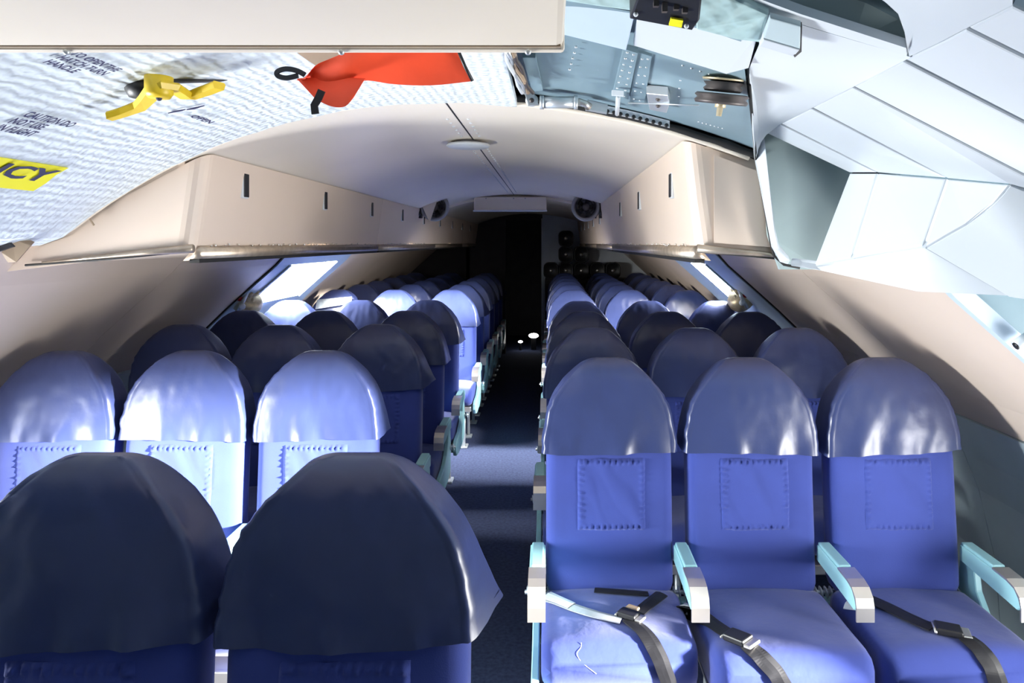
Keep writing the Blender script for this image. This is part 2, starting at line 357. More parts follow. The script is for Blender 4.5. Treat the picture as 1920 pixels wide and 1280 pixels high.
# ------------------------------------------------------------------ overhead bins
def bin_unit(side, y0, y1, label, first):
    t = thing('overhead_bin', label, 'luggage bin', (XC + side * 1.0, (y0 + y1) / 2, 1.56), 'overhead bins along the cabin')
    zz = lambda r: roofz(side * r) - 0.004
    pr = [(0.757, 1.578), (0.736, 1.72), (0.715, zz(0.715)), (0.95, zz(0.95)), (1.12, zz(1.12)), (1.20, min(zz(1.20), 1.66)), (1.23, 1.55), (1.18, 1.54)]
    bm = bmesh.new(); a = [bm.verts.new((XC + side * r, y0 + 0.002, z)) for r, z in pr]; b = [bm.verts.new((XC + side * r, y1 - 0.002, z)) for r, z in pr]
    bm.faces.new(a); bm.faces.new(b[::-1]); k = len(pr)
    for i in range(k): bm.faces.new((a[i], b[i], b[(i + 1) % k], a[(i + 1) % k]))
    bmesh.ops.recalc_face_normals(bm, faces=bm.faces[:])
    if first:
        es = [e_ for e_ in bm.edges if all(v in a for v in e_.verts) and {v for v in e_.verts} <= {a[0], a[1], a[2]}]
        bmesh.ops.bevel(bm, geom=es, offset=0.045, segments=5, affect='EDGES', profile=0.5)
    body = MB().bm(bm).build('bin_body', 'bin', t)
    if first:   # a frame around the recessed end cap and a dark gasket along its lower edge
        q = [Vector((XC + side * r, y0 - 0.001, z)) for r, z in ((0.80, 1.60), (0.80, zz(0.80) - 0.02), (0.98, zz(0.98) - 0.02), (1.12, zz(1.12) - 0.02), (1.19, 1.57))]
        if side > 0: MB().plate(q, 0.006, 0.004, away=(0, -1, 0)).build('end_cap', 'bin', t)
        q = [(0.80, 1.577), (0.78, zz(0.78) + 0.012)] + [(r, zz(r) + 0.012) for r in (0.9, 1.0, 1.1, 1.2, 1.3)] + [(1.62, 1.62), (1.62, 1.40), (1.33, 1.512)]
        MB().plate([(XC + side * r, y0 + 0.005, z) for r, z in q], 0.012, away=(0, 1, 0)).build('end_panel', 'bin', t)
        MB().tube([(XC + side * r, y0 - 0.006, z) for r, z in ((0.79, 1.572), (1.0, 1.552), (1.25, 1.533))], 0.0035, 6).build('end_gasket', 'rubber', t)
        MB().tube([(XC + side * r, y0 - 0.006, z) for r, z in ((0.75, 1.583), (0.9, 1.571), (1.05, 1.556), (1.2, 1.541))], [0.013, 0.010, 0.006, 0.003], 8).build('end_rail', 'rail', t)
    # trim rail along the lower front edge, rounded, with little rivets
    prof = [(0.772, 1.578), (0.750, 1.590), (0.742, 1.578), (0.744, 1.560), (0.752, 1.550), (0.80, 1.545)]
    mb = MB().rings([[Vector((XC + side * r, y, z)) for r, z in prof] for y in (y0 + 0.03 if first else y0, y1)], smooth=True)
    mb.build('trim_rail', 'rail', t)
    mb = MB(); y = y0 + 0.1
    while y < min(y1, 6) - 0.05:
        if random.random() < 0.6: mb.ball((XC + side * 0.747, y, 1.592 + random.uniform(-.002, .004)), random.uniform(0.0025, 0.0045), 5)
        y += random.uniform(0.02, 0.05)
    if mb.v: mb.build('rail_rivets', 'alu', t, kind='stuff')
    mb = MB().bar([(XC + side * 0.765, y0 + 0.03, 1.545), (XC + side * 0.765, y1, 1.545)], (0.03, 0, 0), (0, 0, 0.012)); mb.build('rubber_strip', 'rubber', t)
    return t
def latch(t, side, y):
    zc = 1.795; rx = 0.736 - (zc - 1.72) * 0.115
    nx = -side
    mb = MB(); mb.box(*sorted((XC + side * (rx - 0.006), XC + side * (rx + 0.01))), y - 0.0215, y + 0.0215, zc - 0.044, zc + 0.044, 0.003, 1)
    la = mb.build('latch', 'white', t)
    mb = MB(); mb.box(*sorted((XC + side * (rx - 0.0085), XC + side * (rx + 0.01))), y - 0.019, y + 0.019, zc - 0.040, zc + 0.040, 0.002, 1)
    mb.build('latch_slot', 'black', la)
runs = {-1: [2.07, 4.27, 6.4, 8.4, YB], 1: [2.07, 4.80, 6.4, 8.4, YB]}
names = ['first', 'second', 'third', 'last']
for side in (-1, 1):
    rr = runs[side]
    for i, (a, b) in enumerate(zip(rr[:-1], rr[1:])):
        sd = 'left' if side < 0 else 'right'
        lab = ('beige overhead bin with a bare end panel under the %s' % ('quilted liner' if side < 0 else 'blue-grey roof bay')) if i == 0 else \
              'beige overhead bin, %s from the vestibule on the %s side of the aisle' % (names[i], sd)
        t = bin_unit(side, a, b, lab, i == 0)
        y = 2.36
        while y < YB:
            if a + 0.08 < y < b - 0.08: latch(t, side, y)
            y += 0.84

# ------------------------------------------------------------------ seats
ZB, HEM, TOP = 0.43, 0.905, 1.207
def tilt(z): return (z - 0.80) * 0.085
def wcover(z):
    h = max(0.0, min(1.0, (z - HEM) / (TOP - HEM)))
    T = [(0, 1), (.2, .987), (.4, .935), (.5, .895), (.6, .83), (.75, .68), (.87, .51), (.945, .39), (.985, .28), (1.0, .16)]
    for (a, b), (c, d) in zip(T[:-1], T[1:]):
        if h <= c: return 0.217 * (b + (d - b) * (h - a) / (c - a))
def backrest_mesh(seed):
    mb = MB(); rings = []
    zs = [0.43, 0.433, 0.442, 0.458, 0.48, 0.52, 0.58, 0.64, 0.70, 0.76, 0.82, 0.88, 0.94, 0.97]
    for z in zs:
        k = min(1, (z - ZB) / 0.055); w_ = 0.160 + 0.050 * math.sqrt(max(0, 1 - (1 - k) ** 2)); th = 0.030 + 0.024 * math.sqrt(max(0, 1 - (1 - k) ** 2))
        if z > 0.9: w_ *= 0.985; th *= 0.96
        ring = []
        for x, y in rrect(w_, th, 0.034):
            pf = 0.014 * (1 - (x / w_) ** 2) * k if y < 0 else 0.004
            n_ = mnoise.noise(Vector((x * 7, z * 7, seed * 3.1))) * 0.004
            ring.append(Vector((x, y - (pf + n_ if y < 0 else 0) + tilt(z), z)))
        rings.append(ring)
    mb.rings(rings); return mb.mesh('backrest', 'fabric')
def cover_mesh(seed, wing_r=0.0, wing_l=0.0, skew=0.0):
    mb = MB(); rings = []; H = TOP - HEM; NL = 26
    for i in range(NL + 1):
        a = math.pi / 2 * i / NL; h = math.sin(a) * 0.997; 
        if i < 2: h = i * 0.06
        z0 = HEM + H * h; w_ = wcover(z0) + 0.004; th = 0.064 * math.sqrt(max(0.02, 1 - h ** 6)); r = 0.022
        pts = rrect(w_, th, r, nf=30, nc=6); ring = []; n = len(pts)
        for j, (x, y) in enumerate(pts):
            fx = x / max(w_, .02); z = z0
            low = math.exp(-(h * H) / 0.075)
            fold = 0.003 * math.sin(x * 48 + seed * 2.3) * low + 0.006 * mnoise.noise(Vector((x * 11, z * 6, seed * 1.7))) + 0.0022 * mnoise.noise(Vector((x * 34, z * 26, seed)))
            if y < 0: y -= 0.016 * (1 - fx * fx) * (1 - h ** 3) + fold
            for q in range(3):
                cx = ((seed * 37 + q * 61) % 100 / 100 - 0.5) * 0.34; lean = ((seed * 13 + q * 29) % 10 - 5) * 0.03
                if y < 0: y -= (0.009 if q < 2 else -0.007) * math.exp(-((x - cx - lean * h * H / 0.3) / (0.024 + 0.05 * h)) ** 2) * math.exp(-(h * H) / 0.10)
            # seam ridge with puckers where the front panel meets the side band
            corner = (abs(abs(fx) - (1 - 0.29 * r / max(w_, .02))) < 0.035) and y < 0
            if corner:
                k = 0.0042 * (1 + 1.2 * mnoise.noise(Vector((z * 60, seed, fx)))); x *= 1 + k / max(w_, .02); y -= k
            side_ = max(0.0, min(1.0, (y / th + 0.9) / 1.6)) * max(0.0, (abs(fx) - 0.6) / 0.4)
            wg = wing_r if fx > 0 else wing_l
            x += math.copysign(wg * side_ * math.exp(-(h * H) / 0.09), fx)
            if h < 0.5: z += (skew * fx + wg * 0.5 * side_ + 0.004 * math.sin(fx * 2.6 + seed)) * (1 - h * 2)
            ring.append(Vector((x, y + tilt(z), z)))
        rings.append(ring)
    mb.rings(rings, cap0=False)
    # turned hem: a short inner skirt gives the cover its thickness
    inner = [Vector((p.x * 0.975, (p.y - tilt(p.z)) * 0.95 + tilt(p.z), p.z + 0.001)) for p in rings[0]]
    inner2 = [p + Vector((0, 0, 0.010)) for p in inner]
    mb.rings([rings[0], inner, inner2], cap0=False, cap1=False)
    return mb.mesh('headrest_cover', 'cover')
def patch_mesh(seed):
    mb = MB(); N = 44; rows = []
    cx, cz, hx, hz = 0.005, 0.775, 0.112, 0.115
    for i in range(N + 1):
        row = []
        for j in range(N + 1):
            a, b = -1 + 2 * i / N, -1 + 2 * j / N
            x, z = cx + hx * b, cz + hz * a
            ed = 1 - max(abs(a), abs(b)); m_ = math.exp(-((ed - 0.10) / 0.055) ** 2)
            tt = a if abs(b) > abs(a) else b; pk = 0.0080 * m_ * (0.35 + 0.9 * math.sin(tt * 38 + seed) * (0.6 + 0.8 * mnoise.noise(Vector((tt * 6, seed, a * 2)))))
            pk += 0.008 * (1 - m_) * max(0, mnoise.noise(Vector((x * 13 + seed, z * 9 + x * 12, 0))))
            w_ = 0.21; y = -0.054 - 0.014 * (1 - (x / w_) ** 2) - 0.0035 - pk + tilt(z)
            y += 0.006 * math.exp(-ed / 0.03)
            row.append(Vector((x, y, z)))
        rows.append(row)
    mb.rings(rows, closed=False, cap0=False, cap1=False); return mb.mesh('stitched_patch', 'fabric')
def cushion_mesh(seed, L=0.40):
    mb = MB(); rings = []
    for k in range(19):
        s_ = k / 18; y = -0.045 - L + L * s_
        e0 = min(1, s_ / 0.16); e1 = min(1, (1 - s_) / 0.10); q = math.sqrt(max(0, 1 - (1 - min(e0, e1)) ** 2))
        hw = 0.195 + 0.028 * q; hh = 0.030 + 0.036 * q; zc = 0.395 + 0.012 * (1 - s_)
        ring = []
        for x, z in rrect(hw, hh, 0.030, nf=12):
            if z > 0: z += 0.016 * (1 - (x / hw) ** 2) * q + 0.004 * mnoise.noise(Vector((x * 9, y * 9, seed)))
            ring.append(Vector((x, y + 0.004 * mnoise.noise(Vector((x * 8, z * 20, seed))), zc + z)))
        rings.append(ring)
    mb.rings(rings); return mb.mesh('seat_cushion', 'cushion')
PW = 0.4725
def armrest_mesh():
    mb = MB(); xs = 0.0245
    side = [(-0.055, 0.605), (-0.055, 0.553), (-0.335, 0.535), (-0.352, 0.548), (-0.345, 0.572), (-0.325, 0.592), (-0.295, 0.600)]
    for sgn in (1,):
        bm = bmesh.new(); a = [bm.verts.new((-xs, y, z)) for y, z in side]; b = [bm.verts.new((xs, y, z)) for y, z in side]
        bm.faces.new(a); bm.faces.new(b[::-1]); k = len(side)
        for i in range(k): bm.faces.new((a[i], b[i], b[(i + 1) % k], a[(i + 1) % k]))
        bmesh.ops.recalc_face_normals(bm, faces=bm.faces[:])
        bmesh.ops.bevel(bm, geom=bm.edges[:], offset=0.003, segments=1, affect='EDGES'); mb.bm(bm)
    mb.box(-xs * 0.78, xs * 0.78, -0.22, -0.052, 0.598, 0.612, 0.004)
    return mb.mesh('armrest', 'teal')
def armcap_mesh():
    mb = MB(); xs = 0.026
    path = [(-0.225, 0.609), (-0.290, 0.606), (-0.325, 0.598), (-0.350, 0.578), (-0.358, 0.552), (-0.358, 0.512)]
    inn = [(y + (0.006 if i > 2 else 0.0), z - (0.006 if i < 4 else 0.0)) for i, (y, z) in enumerate(path)]
    mb.rings([[Vector((-xs, y, z)), Vector((xs, y, z)), Vector((xs, yi, zi)), Vector((-xs, yi, zi))] for (y, z), (yi, zi) in zip(path, inn)], smooth=False)
    return mb.mesh('metal_end', 'alu')
def sideframe_mesh():
    pts = [(-0.03, 0.565), (-0.10, 0.555), (-0.115, 0.48), (-0.16, 0.425), (-0.26, 0.385), (-0.40, 0.372), (-0.435, 0.35), (-0.440, 0.31), (-0.41, 0.275), (-0.33, 0.262), (-0.12, 0.27), (-0.02, 0.30), (0.0, 0.42)]
    mb = MB()
    bm = bmesh.new(); a = [bm.verts.new((-0.011, y, z)) for y, z in pts]; b = [bm.verts.new((0.011, y, z)) for y, z in pts]
    bm.faces.new(a); bm.faces.new(b[::-1]); k = len(pts)
    for i in range(k): bm.faces.new((a[i], b[i], b[(i + 1) % k], a[(i + 1) % k]))
    bmesh.ops.recalc_face_normals(bm, faces=bm.faces[:]); bmesh.ops.bevel(bm, geom=bm.edges[:], offset=0.003, segments=1, affect='EDGES')
    mb.bm(bm); return mb.mesh('side_frame', 'teal')
def frame_mesh():
    mb = MB().box(-0.215, 0.215, -0.455, -0.04, 0.318, 0.334, 0.004, 1)
    mb.box(-0.215, 0.215, -0.462, -0.448, 0.300, 0.338, 0.003, 1)
    mb.tube([(-0.235, -0.40, 0.305), (0.235, -0.40, 0.305)], 0.014, 8).tube([(-0.235, -0.08, 0.305), (0.235, -0.08, 0.305)], 0.014, 8)
    mb.box(-0.20, 0.20, 0.000, 0.018, 0.335, 0.425, 0.004, 1)     # rear cross member, seen under the backrest
    return mb.mesh('seat_frame', 'alu')
def beam_mesh(): return MB().box(-0.236, 0.236, -0.045, 0.0, 0.372, 0.408, 0.005, 1).mesh('cross_beam', 'teal')
def leg_mesh(y):
    mb = MB(); mb.tube([(0, y, 0.305), (0, y + (0.03 if y > -0.2 else -0.01), 0.012)], 0.014, 8); mb.box(-0.03, 0.03, y - 0.04, y + 0.06, 0.0, 0.014, 0.003, 1)
    return mb.mesh('leg', 'steel')
def hinge_mesh():
    mb = MB()
    for k in range(5): mb.lathe([(0.017, -0.0025), (0.020, 0.0), (0.017, 0.0025)], (-0.034 + k * 0.017, -0.03, 0.435), (1, 0, 0.15), 10)
    mb.tube([(-0.045, -0.03, 0.435), (0.045, -0.03, 0.435)], 0.007, 6)
    return mb.mesh('recline_hinge', 'steel')
BACK = [backrest_mesh(k) for k in range(3)]
COV = [cover_mesh(0), cover_mesh(1, 0.022, 0.004, 0.004), cover_mesh(2, 0.004, 0.012, -0.003), cover_mesh(3, 0.030, 0.012, 0.016), cover_mesh(5, 0.046, 0.006, 0.004), cover_mesh(6, 0.036, 0.004, 0.002)]
PATCH = [patch_mesh(k) for k in range(2)]; CUSH = [cushion_mesh(0, 0.375), cushion_mesh(1, 0.435), cushion_mesh(2, 0.42)]
ARM, CAP, SIDE, FRAME, BEAM, LEGF, LEGB, HINGE = armrest_mesh(), armcap_mesh(), sideframe_mesh(), frame_mesh(), beam_mesh(), leg_mesh(-0.36), leg_mesh(-0.08), hinge_mesh()

def seat(x, y, label, group, cov=0, idx=0, arm_l=True, arm_r=False, side_l=False, side_r=False, far=False, dz=0.0):
    t = thing('aircraft_chair', label, 'seat', (x, y, 0), group)
    b = link('backrest', BACK[idx % 3], t)
    link('headrest_cover', COV[cov], t, (0, 0, dz), label='dark navy leatherette headrest cover')
    if not far: link('stitched_patch', PATCH[idx % 2], b)
    link('seat_cushion', CUSH[idx % 3], t); link('seat_frame', FRAME, t, label='bare metal seat frame')
    link('cross_beam', BEAM, t, label='teal cross beam under the backrest')
    for off in (-0.15, 0.15):
        link('leg', LEGF, t, (off, 0, 0)); link('leg', LEGB, t, (off, 0, 0))
    for ok, sgn in ((arm_l, -1), (arm_r, 1)):
        if ok:
            a = link('armrest', ARM, t, (sgn * PW / 2, 0, 0), label='pale teal armrest'); link('metal_end', CAP, a, label='polished metal end')
            if not far: link('recline_hinge', HINGE, t, (sgn * PW / 2, 0, 0))
    for ok, sgn in ((side_l, -1), (side_r, 1)):
        if ok: link('side_frame', SIDE, t, (sgn * (PW / 2 + 0.004), 0, 0), label='pale teal side frame')
    return t
ORD = ['first', 'second', 'third', 'fourth', 'fifth', 'sixth', 'seventh', 'eighth', 'ninth', 'tenth']
LX = [-0.822, -0.822 - PW, -0.822 - 2 * PW]; RX = [0.2, 0.2 + PW, 0.2 + 2 * PW]
POS = ['beside the aisle', 'in the middle of its row', 'beside the sloping wall']
GL, GR = 'blue seats on the left of the aisle', 'blue seats on the right of the aisle'
# the near pair that stands out into the vestibule
seat(-0.352, 1.235, 'large near seat, navy headrest in shade, flared cover corner over the aisle', GL, 4, 0, side_r=True, arm_r=True, dz=0.008)
seat(-0.352 - 0.468, 1.235, 'large near seat in shade cut by the picture edge, next to the flared one', GL, 5, 1, dz=0.008)
ly = [2.50, 3.30, 4.00, 4.72, 5.80] + [6.52 + 0.63 * k for k in range(5)]
ry = [2.35, 3.18, 3.93, 4.66, 5.75] + [6.48 + 0.63 * k for k in range(5)]
desc_l = {0: 'brightly sunlit blue seat', 4: 'window-lit blue seat'}
desc_r = {0: 'blue seat with belted cushion', 4: 'window-lit blue seat'}
RSEATS = {}
for side, X, ys, dd, grp in ((-1, LX, ly, desc_l, GL), (1, RX, ry, desc_r, GR)):
    for r, y in enumerate(ys):
        for c in range(3):
            base = dd.get(r, 'blue seat with dark headrest' if r < 4 else 'dim far seat')
            lab = '%s, %s of the %s row %s' % (base, ('aisle seat', 'middle seat', 'wall seat')[c], ORD[r], 'left of the aisle' if side < 0 else 'right of the aisle')
            cov = [[1, 2, 0], [4, 1, 3], [1, 0, 2], [3, 2, 1]][r % 4][c] if side < 0 else [[0, 2, 3], [1, 2, 0], [2, 1, 3], [0, 3, 1]][r % 4][c]
            if side < 0: kw = dict(arm_l=True, arm_r=(c == 0), side_r=(c == 0), side_l=(c == 2))
            else: kw = dict(arm_l=True, arm_r=(c == 2), side_l=(c == 0), side_r=(c == 2))
            s_ = seat(X[c] + random.uniform(-.006, .006), y + random.uniform(-.015, .015), lab, grp, cov, r + c, far=r > 4, **kw)
            if side > 0 and r == 0: RSEATS[c] = s_
# seat belts of the first row on the right: each path is laid on the cushion it crosses
from mathutils.bvhtree import BVHTree
def cushion_tree(t):
    o = [c for c in t.children if c.name.startswith('seat_cushion')][0]
    off = WORLD[t.name]; return BVHTree.FromPolygons([q.co + off for q in o.data.vertices], [list(p.vertices) for p in o.data.polygons])
def lay(t, pix, lift=0.004, step=8):
    tree = cushion_tree(t); pts, nor = [], []
    for (u0, v0), (u1, v1) in zip(pix[:-1], pix[1:]):
        for k in range(step + (1 if (u1, v1) == pix[-1] else 0)):
            u, v = u0 + (u1 - u0) * k / step, v0 + (v1 - v0) * k / step
            d_ = (P(u, v, 1) - Vector((0, 0, CZ))).normalized(); h = tree.ray_cast(Vector((0, 0, CZ)), d_)
            if h[0] is not None and h[0].y > 1.7: pts.append(h[0] + h[1] * lift); nor.append(h[1])
            elif pts: pts.append(P(u, v, pts[-1].y)); nor.append(nor[-1])
            else: pts.append(belt_pt(u, v, 0.47)); nor.append(Vector((0, 0, 1)))
    for _ in range(4): nor = [nor[0]] + [(nor[i - 1] + nor[i] * 2 + nor[i + 1]).normalized() for i in range(1, len(nor) - 1)] + [nor[-1]]
    for _ in range(6): pts = [pts[0]] + [(pts[i - 1] + pts[i] * 2 + pts[i + 1]) / 4 for i in range(1, len(pts) - 1)] + [pts[-1]]
    return pts, nor
def belt_pt(u, v, z): return P(u, v, (CZ - z) * F / (v - V0))
def strap(t, pix, m, wd, lift=0.004, twist=0.0):
    pts, nor = lay(t, pix, lift); mb = MB(); rings = []
    for i, p in enumerate(pts):
        tg = (pts[min(i + 1, len(pts) - 1)] - pts[max(i - 1, 0)]).normalized(); n = (nor[i] - tg * nor[i].dot(tg)).normalized(); l = tg.cross(n)
        f = twist * math.sin(i * 0.9); q = l * wd / 2 + n * f
        rings.append([p - q, p - q * .3 + n * .0025, p + q * .3 + n * .0015, p + q, p + q + n * .003, p + q * .3 + n * .005, p - q * .3 + n * .006, p - q + n * .003])
    mb.rings(rings, smooth=False)
    return mb.build('seat_belt', m, t, label='grey webbing belt end' if m == 'beltg' else 'black webbing lap belt')
def buckle(t, parent, u, v, ang, sc=1.0, flap=False):
    pts, nor = lay(t, [(u, v), (u + 2, v + 2)], 0.008); c = pts[0]; n = nor[0]; ax = (Vector((math.cos(ang), math.sin(ang), 0))); ax = (ax - n * ax.dot(n)).normalized(); ay = n.cross(ax)
    def rot(mb):
        mb.v = [c + ax * p.x * sc + ay * p.y * sc + n * p.z for p in mb.v]; return mb
    rot(MB().box(-0.034, 0.034, -0.026, 0.026, -0.004, 0.014, 0.004)).build('buckle', 'black', parent)
    rot(MB().box(0.034, 0.056, -0.026, 0.026, -0.002, 0.007, 0.002, 1)).build('buckle_tongue', 'alu', parent)
    rot(MB().tube([(-0.036, -0.03, 0.004), (-0.036, 0.03, 0.004)], 0.004, 6)).build('slide_bar', 'alu', parent)
    if flap: rot(MB().box(-0.026, 0.018, 0.024, 0.058, 0.004, 0.014, 0.003)).build('buckle_flap', 'brown', parent)
t = RSEATS[0]
b_ = strap(t, [(1022, 1120), (1075, 1142), (1120, 1156), (1165, 1166)], 'beltg', 0.036)
strap(t, [(1192, 1160), (1212, 1142), (1240, 1120)], 'belt', 0.040, 0.010); strap(t, [(1178, 1165), (1205, 1185), (1226, 1212), (1240, 1240), (1252, 1272), (1256, 1290)], 'belt', 0.044, 0.005)
strap(t, [(1028, 1121), (1072, 1141)], 'white', 0.034, 0.009)
strap(t, [(1115, 1109), (1170, 1113), (1215, 1116)], 'belt', 0.03, 0.004)
buckle(t, b_, 1178, 1160, -0.55, 0.85, True)
t = RSEATS[1]
b_ = strap(t, [(1282, 1140), (1312, 1156), (1345, 1178), (1372, 1196)], 'belt', 0.046, 0.005)
strap(t, [(1400, 1212), (1430, 1236), (1455, 1262), (1472, 1290)], 'belt', 0.046, 0.005)
strap(t, [(1284, 1137), (1297, 1144)], 'white', 0.03, 0.012)
buckle(t, b_, 1384, 1203, -0.85, 1.0)
t = RSEATS[2]
b_ = strap(t, [(1618, 1122), (1660, 1140), (1710, 1165), (1750, 1182)], 'belt', 0.048, 0.006)
strap(t, [(1812, 1200), (1835, 1218), (1856, 1245), (1868, 1275), (1874, 1300)], 'belt', 0.050, 0.006)
strap(t, [(1590, 1140), (1634, 1153)], 'white', 0.030, 0.012)
buckle(t, b_, 1778, 1188, -0.35, 1.0)
pts, nor = lay(RSEATS[0], [(1118, 1262), (1086, 1240), (1076, 1222), (1092, 1216), (1090, 1205)], 0.002, 3)
MB().tube(pts, 0.0006, 5).build('loose_thread', 'white', RSEATS[0])

# wrapped packet leaning on a lit headrest
t = MB(); q = [Vector((-1.93, 5.715, 1.05)), Vector((-1.63, 5.70, 1.10)), Vector((-1.63, 5.71, 1.14)), Vector((-1.92, 5.72, 1.115))]
t.plate(q, 0.02, 0.004, away=(0, 0.6, 0.8)); t.build('wrapped_packet', 'paper', label='crumpled pale plastic-wrapped packet lying against the sunlit headrest by the bright window', category='packet')

# exit door mechanisms
def mechanism(side, y, label):
    z = 1.215; rx = 1.60; x = XC + side * rx
    t = thing('exit_door_mechanism', label, 'mechanism', (x, y, z), 'exit door mechanisms')
    n = Vector((-side * 0.67, -0.35, 0.66)).normalized()
    MB().lathe([(0.085, -0.02), (0.095, 0.01), (0.090, 0.05), (0.06, 0.075), (0.001, 0.08)], (x, y, z), n, 20).build('drum', 'brass', t)
    mb = MB()
    for k in range(6):
        a = k * 1.05; c = Vector((x, y, z)) + n * 0.075 + Vector((0, math.cos(a), math.sin(a))) * 0.05
        mb.tube([c, c + n * 0.03 + Vector((0, 0.02, 0.01))], 0.012, 6)
    mb.build('pipe_stubs', 'brass', t)
    MB().tube([(x, y - 0.10, z - 0.04), (x - side * .05, y - 0.15, z + 0.03), (x - side * .06, y - 0.10, z + 0.09)], 0.012, 8).build('lever', 'steel', t)
    MB().ball((x - side * 0.02, y - 0.13, z + 0.05), 0.022, 8).build('red_knob', 'redknob', t, label='dark red knob')
    MB().ball((x - side * 0.05, y - 0.16, z + 0.0), 0.020, 8).build('white_cap', 'white', t, label='white ball cap')
mechanism(-1, 4.36, 'brassy valve mechanism with red knob on the door with the wide bright window')
mechanism(1, 4.62, 'cream round valve mechanism with red knob under the narrow white window')

# cabin fans on the bin fronts
def fan(side, y, label, plate):
    x = XC + side * 0.60; z = 1.885; c = Vector((x, y, z))
    t = thing('cabin_fan', label, 'fan', (x, y, z), 'cabin fans on the bins')
    MB().lathe([(0.080, 0.07), (0.108, 0.05), (0.116, 0.0), (0.108, -0.012), (0.092, -0.008), (0.084, 0.02), (0.082, 0.05), (0.001, 0.055)], c, (0, 1, 0), 32).build('housing', 'grey', t)
    mb = MB()
    for r in (0.074, 0.055): mb.tube([c + Vector((r * math.cos(a), -0.004, r * math.sin(a))) for a in [2 * math.pi * k / 24 for k in range(25)]], 0.003, 5)
    mb.build('guard_ring', 'black', t)
    MB().lathe([(0.030, 0.045), (0.030, 0.002), (0.022, -0.006), (0.001, -0.008)], c, (0, 1, 0), 18).build('hub', 'wheel', t)
    for k in range(5):
        a = 2 * math.pi * k / 5
        u, v = Vector((math.cos(a), 0, math.sin(a))), Vector((-math.sin(a), 0, math.cos(a)))
        MB().plate([c + u * 0.028 - v * 0.012 + Vector((0, .03, 0)), c + u * 0.076 - v * 0.026 + Vector((0, .035, 0)), c + u * 0.076 + v * 0.026 + Vector((0, .012, 0)), c + u * 0.028 + v * 0.012 + Vector((0, .015, 0))], 0.003).build('blade', 'black', t)
    bx = XC + side * 0.735
    mb = MB().tube([c + Vector((side * 0.10, 0.03, -0.02)), (bx, y + 0.03, z - 0.06)], 0.012, 8).tube([(bx - side * .01, y + 0.03, z + 0.03), (bx - side * 0.06, y + 0.0, z - 0.09), c + Vector((side * 0.08, 0.0, -0.085))], 0.006, 6)
    mb.box(*sorted((bx - side * 0.03, bx + side * 0.02)), y - 0.01, y + 0.06, z - 0.09, z + 0.05, 0.004, 1); mb.build('mounting_bracket', 'black', t)
    MB().ball(c + Vector((side * 0.125, -0.01, -0.05)), 0.022, 8).build('plug', 'black', t)
    if plate:
        q = [c + Vector((-0.14, -0.03, 0.105)), c + Vector((0.055, -0.05, 0.125)), c + Vector((-0.035, -0.03, -0.125))]
        MB().plate(q, 0.006, away=(0, 1, 0)).build('deflector_plate', 'cream', t, label='triangular cream deflector plate')
    else:
        MB().tube([c + Vector((-0.09, 0, 0.08)), c + Vector((-0.105, 0.02, 0.12))], 0.008, 6).build('guard_clip', 'cream', t)
fan(-1, 5.5, 'round dark cabin fan half hidden by a triangular cream plate', True)
fan(1, 5.5, 'round dark cabin fan with bare concentric face', False)

# rolls on the cabinet by the end bulkhead
MB().box(-0.06, 1.12, 9.62, 9.99, 0.0, 1.10, 0.01).build('end_cabinet', 'dark', label='dark low cabinet against the grey end bulkhead', category='cabinet')
RW, RH = 0.205, 0.224
rolls = [(1033, 0, 'by the doorway at the end of the bottom layer'), (1061, 0, 'at the bottom of the tallest pile'), (1061, 1, 'in the middle of the tallest pile'), (1061, 2, 'on top of the tallest pile'),
         (1090, 0, 'under another in the pile of two'), (1090, 1, 'on top of the pile of two'), (1120, 0, 'standing singly beside the pile of two'), (1149, 0, 'standing singly at the wall end of the layer')]
for u, lv, where in rolls:
    x = (u - U0) * 9.7 / F; z = 1.10 + RH * (lv + 0.5)
    t = thing('black_roll', 'dark roll with pale centre %s' % where, 'roll', (x, 9.72, 1.10 + RH * lv), 'dark rolls piled at the bulkhead')
    prof = rrect(RW / 2, RH / 2, 0.07, nf=4, nc=4, ns=2)
    MB().rings([[Vector((x + a * k, y, z + b * k)) for a, b in prof] for y, k in ((9.66, 0.85), (9.645, 0.95), (9.66, 1.0), (9.90, 1.0), (9.92, 0.9))]).build('roll_body', 'black', t)
    MB().lathe([(0.026, 0.0), (0.022, -0.012), (0.001, -0.014)], (x, 9.662, z), (0, 1, 0), 12).build('core', 'alu', t, label='small pale metal centre')
# floor glints at the end of the aisle, imitated by added glowing discs
for x, y, z, r, lab in ((-0.235, 10.35, 0.215, 0.075, 'bright oval floor glint as a glowing disc at the dark end of the aisle'), (-0.43, 10.30, 0.13, 0.035, 'small dim floor glint disc beside the bright oval one')):
    t = thing('floor_glint', lab, 'glint', (x, y, 0))
    MB().box(x - r * 0.5, x + r * 0.5, y + 0.01, y + 0.05, 0.0, z, 0.004, 1).build('glint_stand', 'black', t)
    MB().rings([[Vector((x + r * k * math.cos(a), y + dy, z + r * 0.5 * k * math.sin(a))) for a in [2 * math.pi * j / 16 for j in range(16)]] for dy, k in ((0.03, 0.9), (0.0, 1.0), (-0.012, 0.5))]).build('glint_disc', 'glow', t)

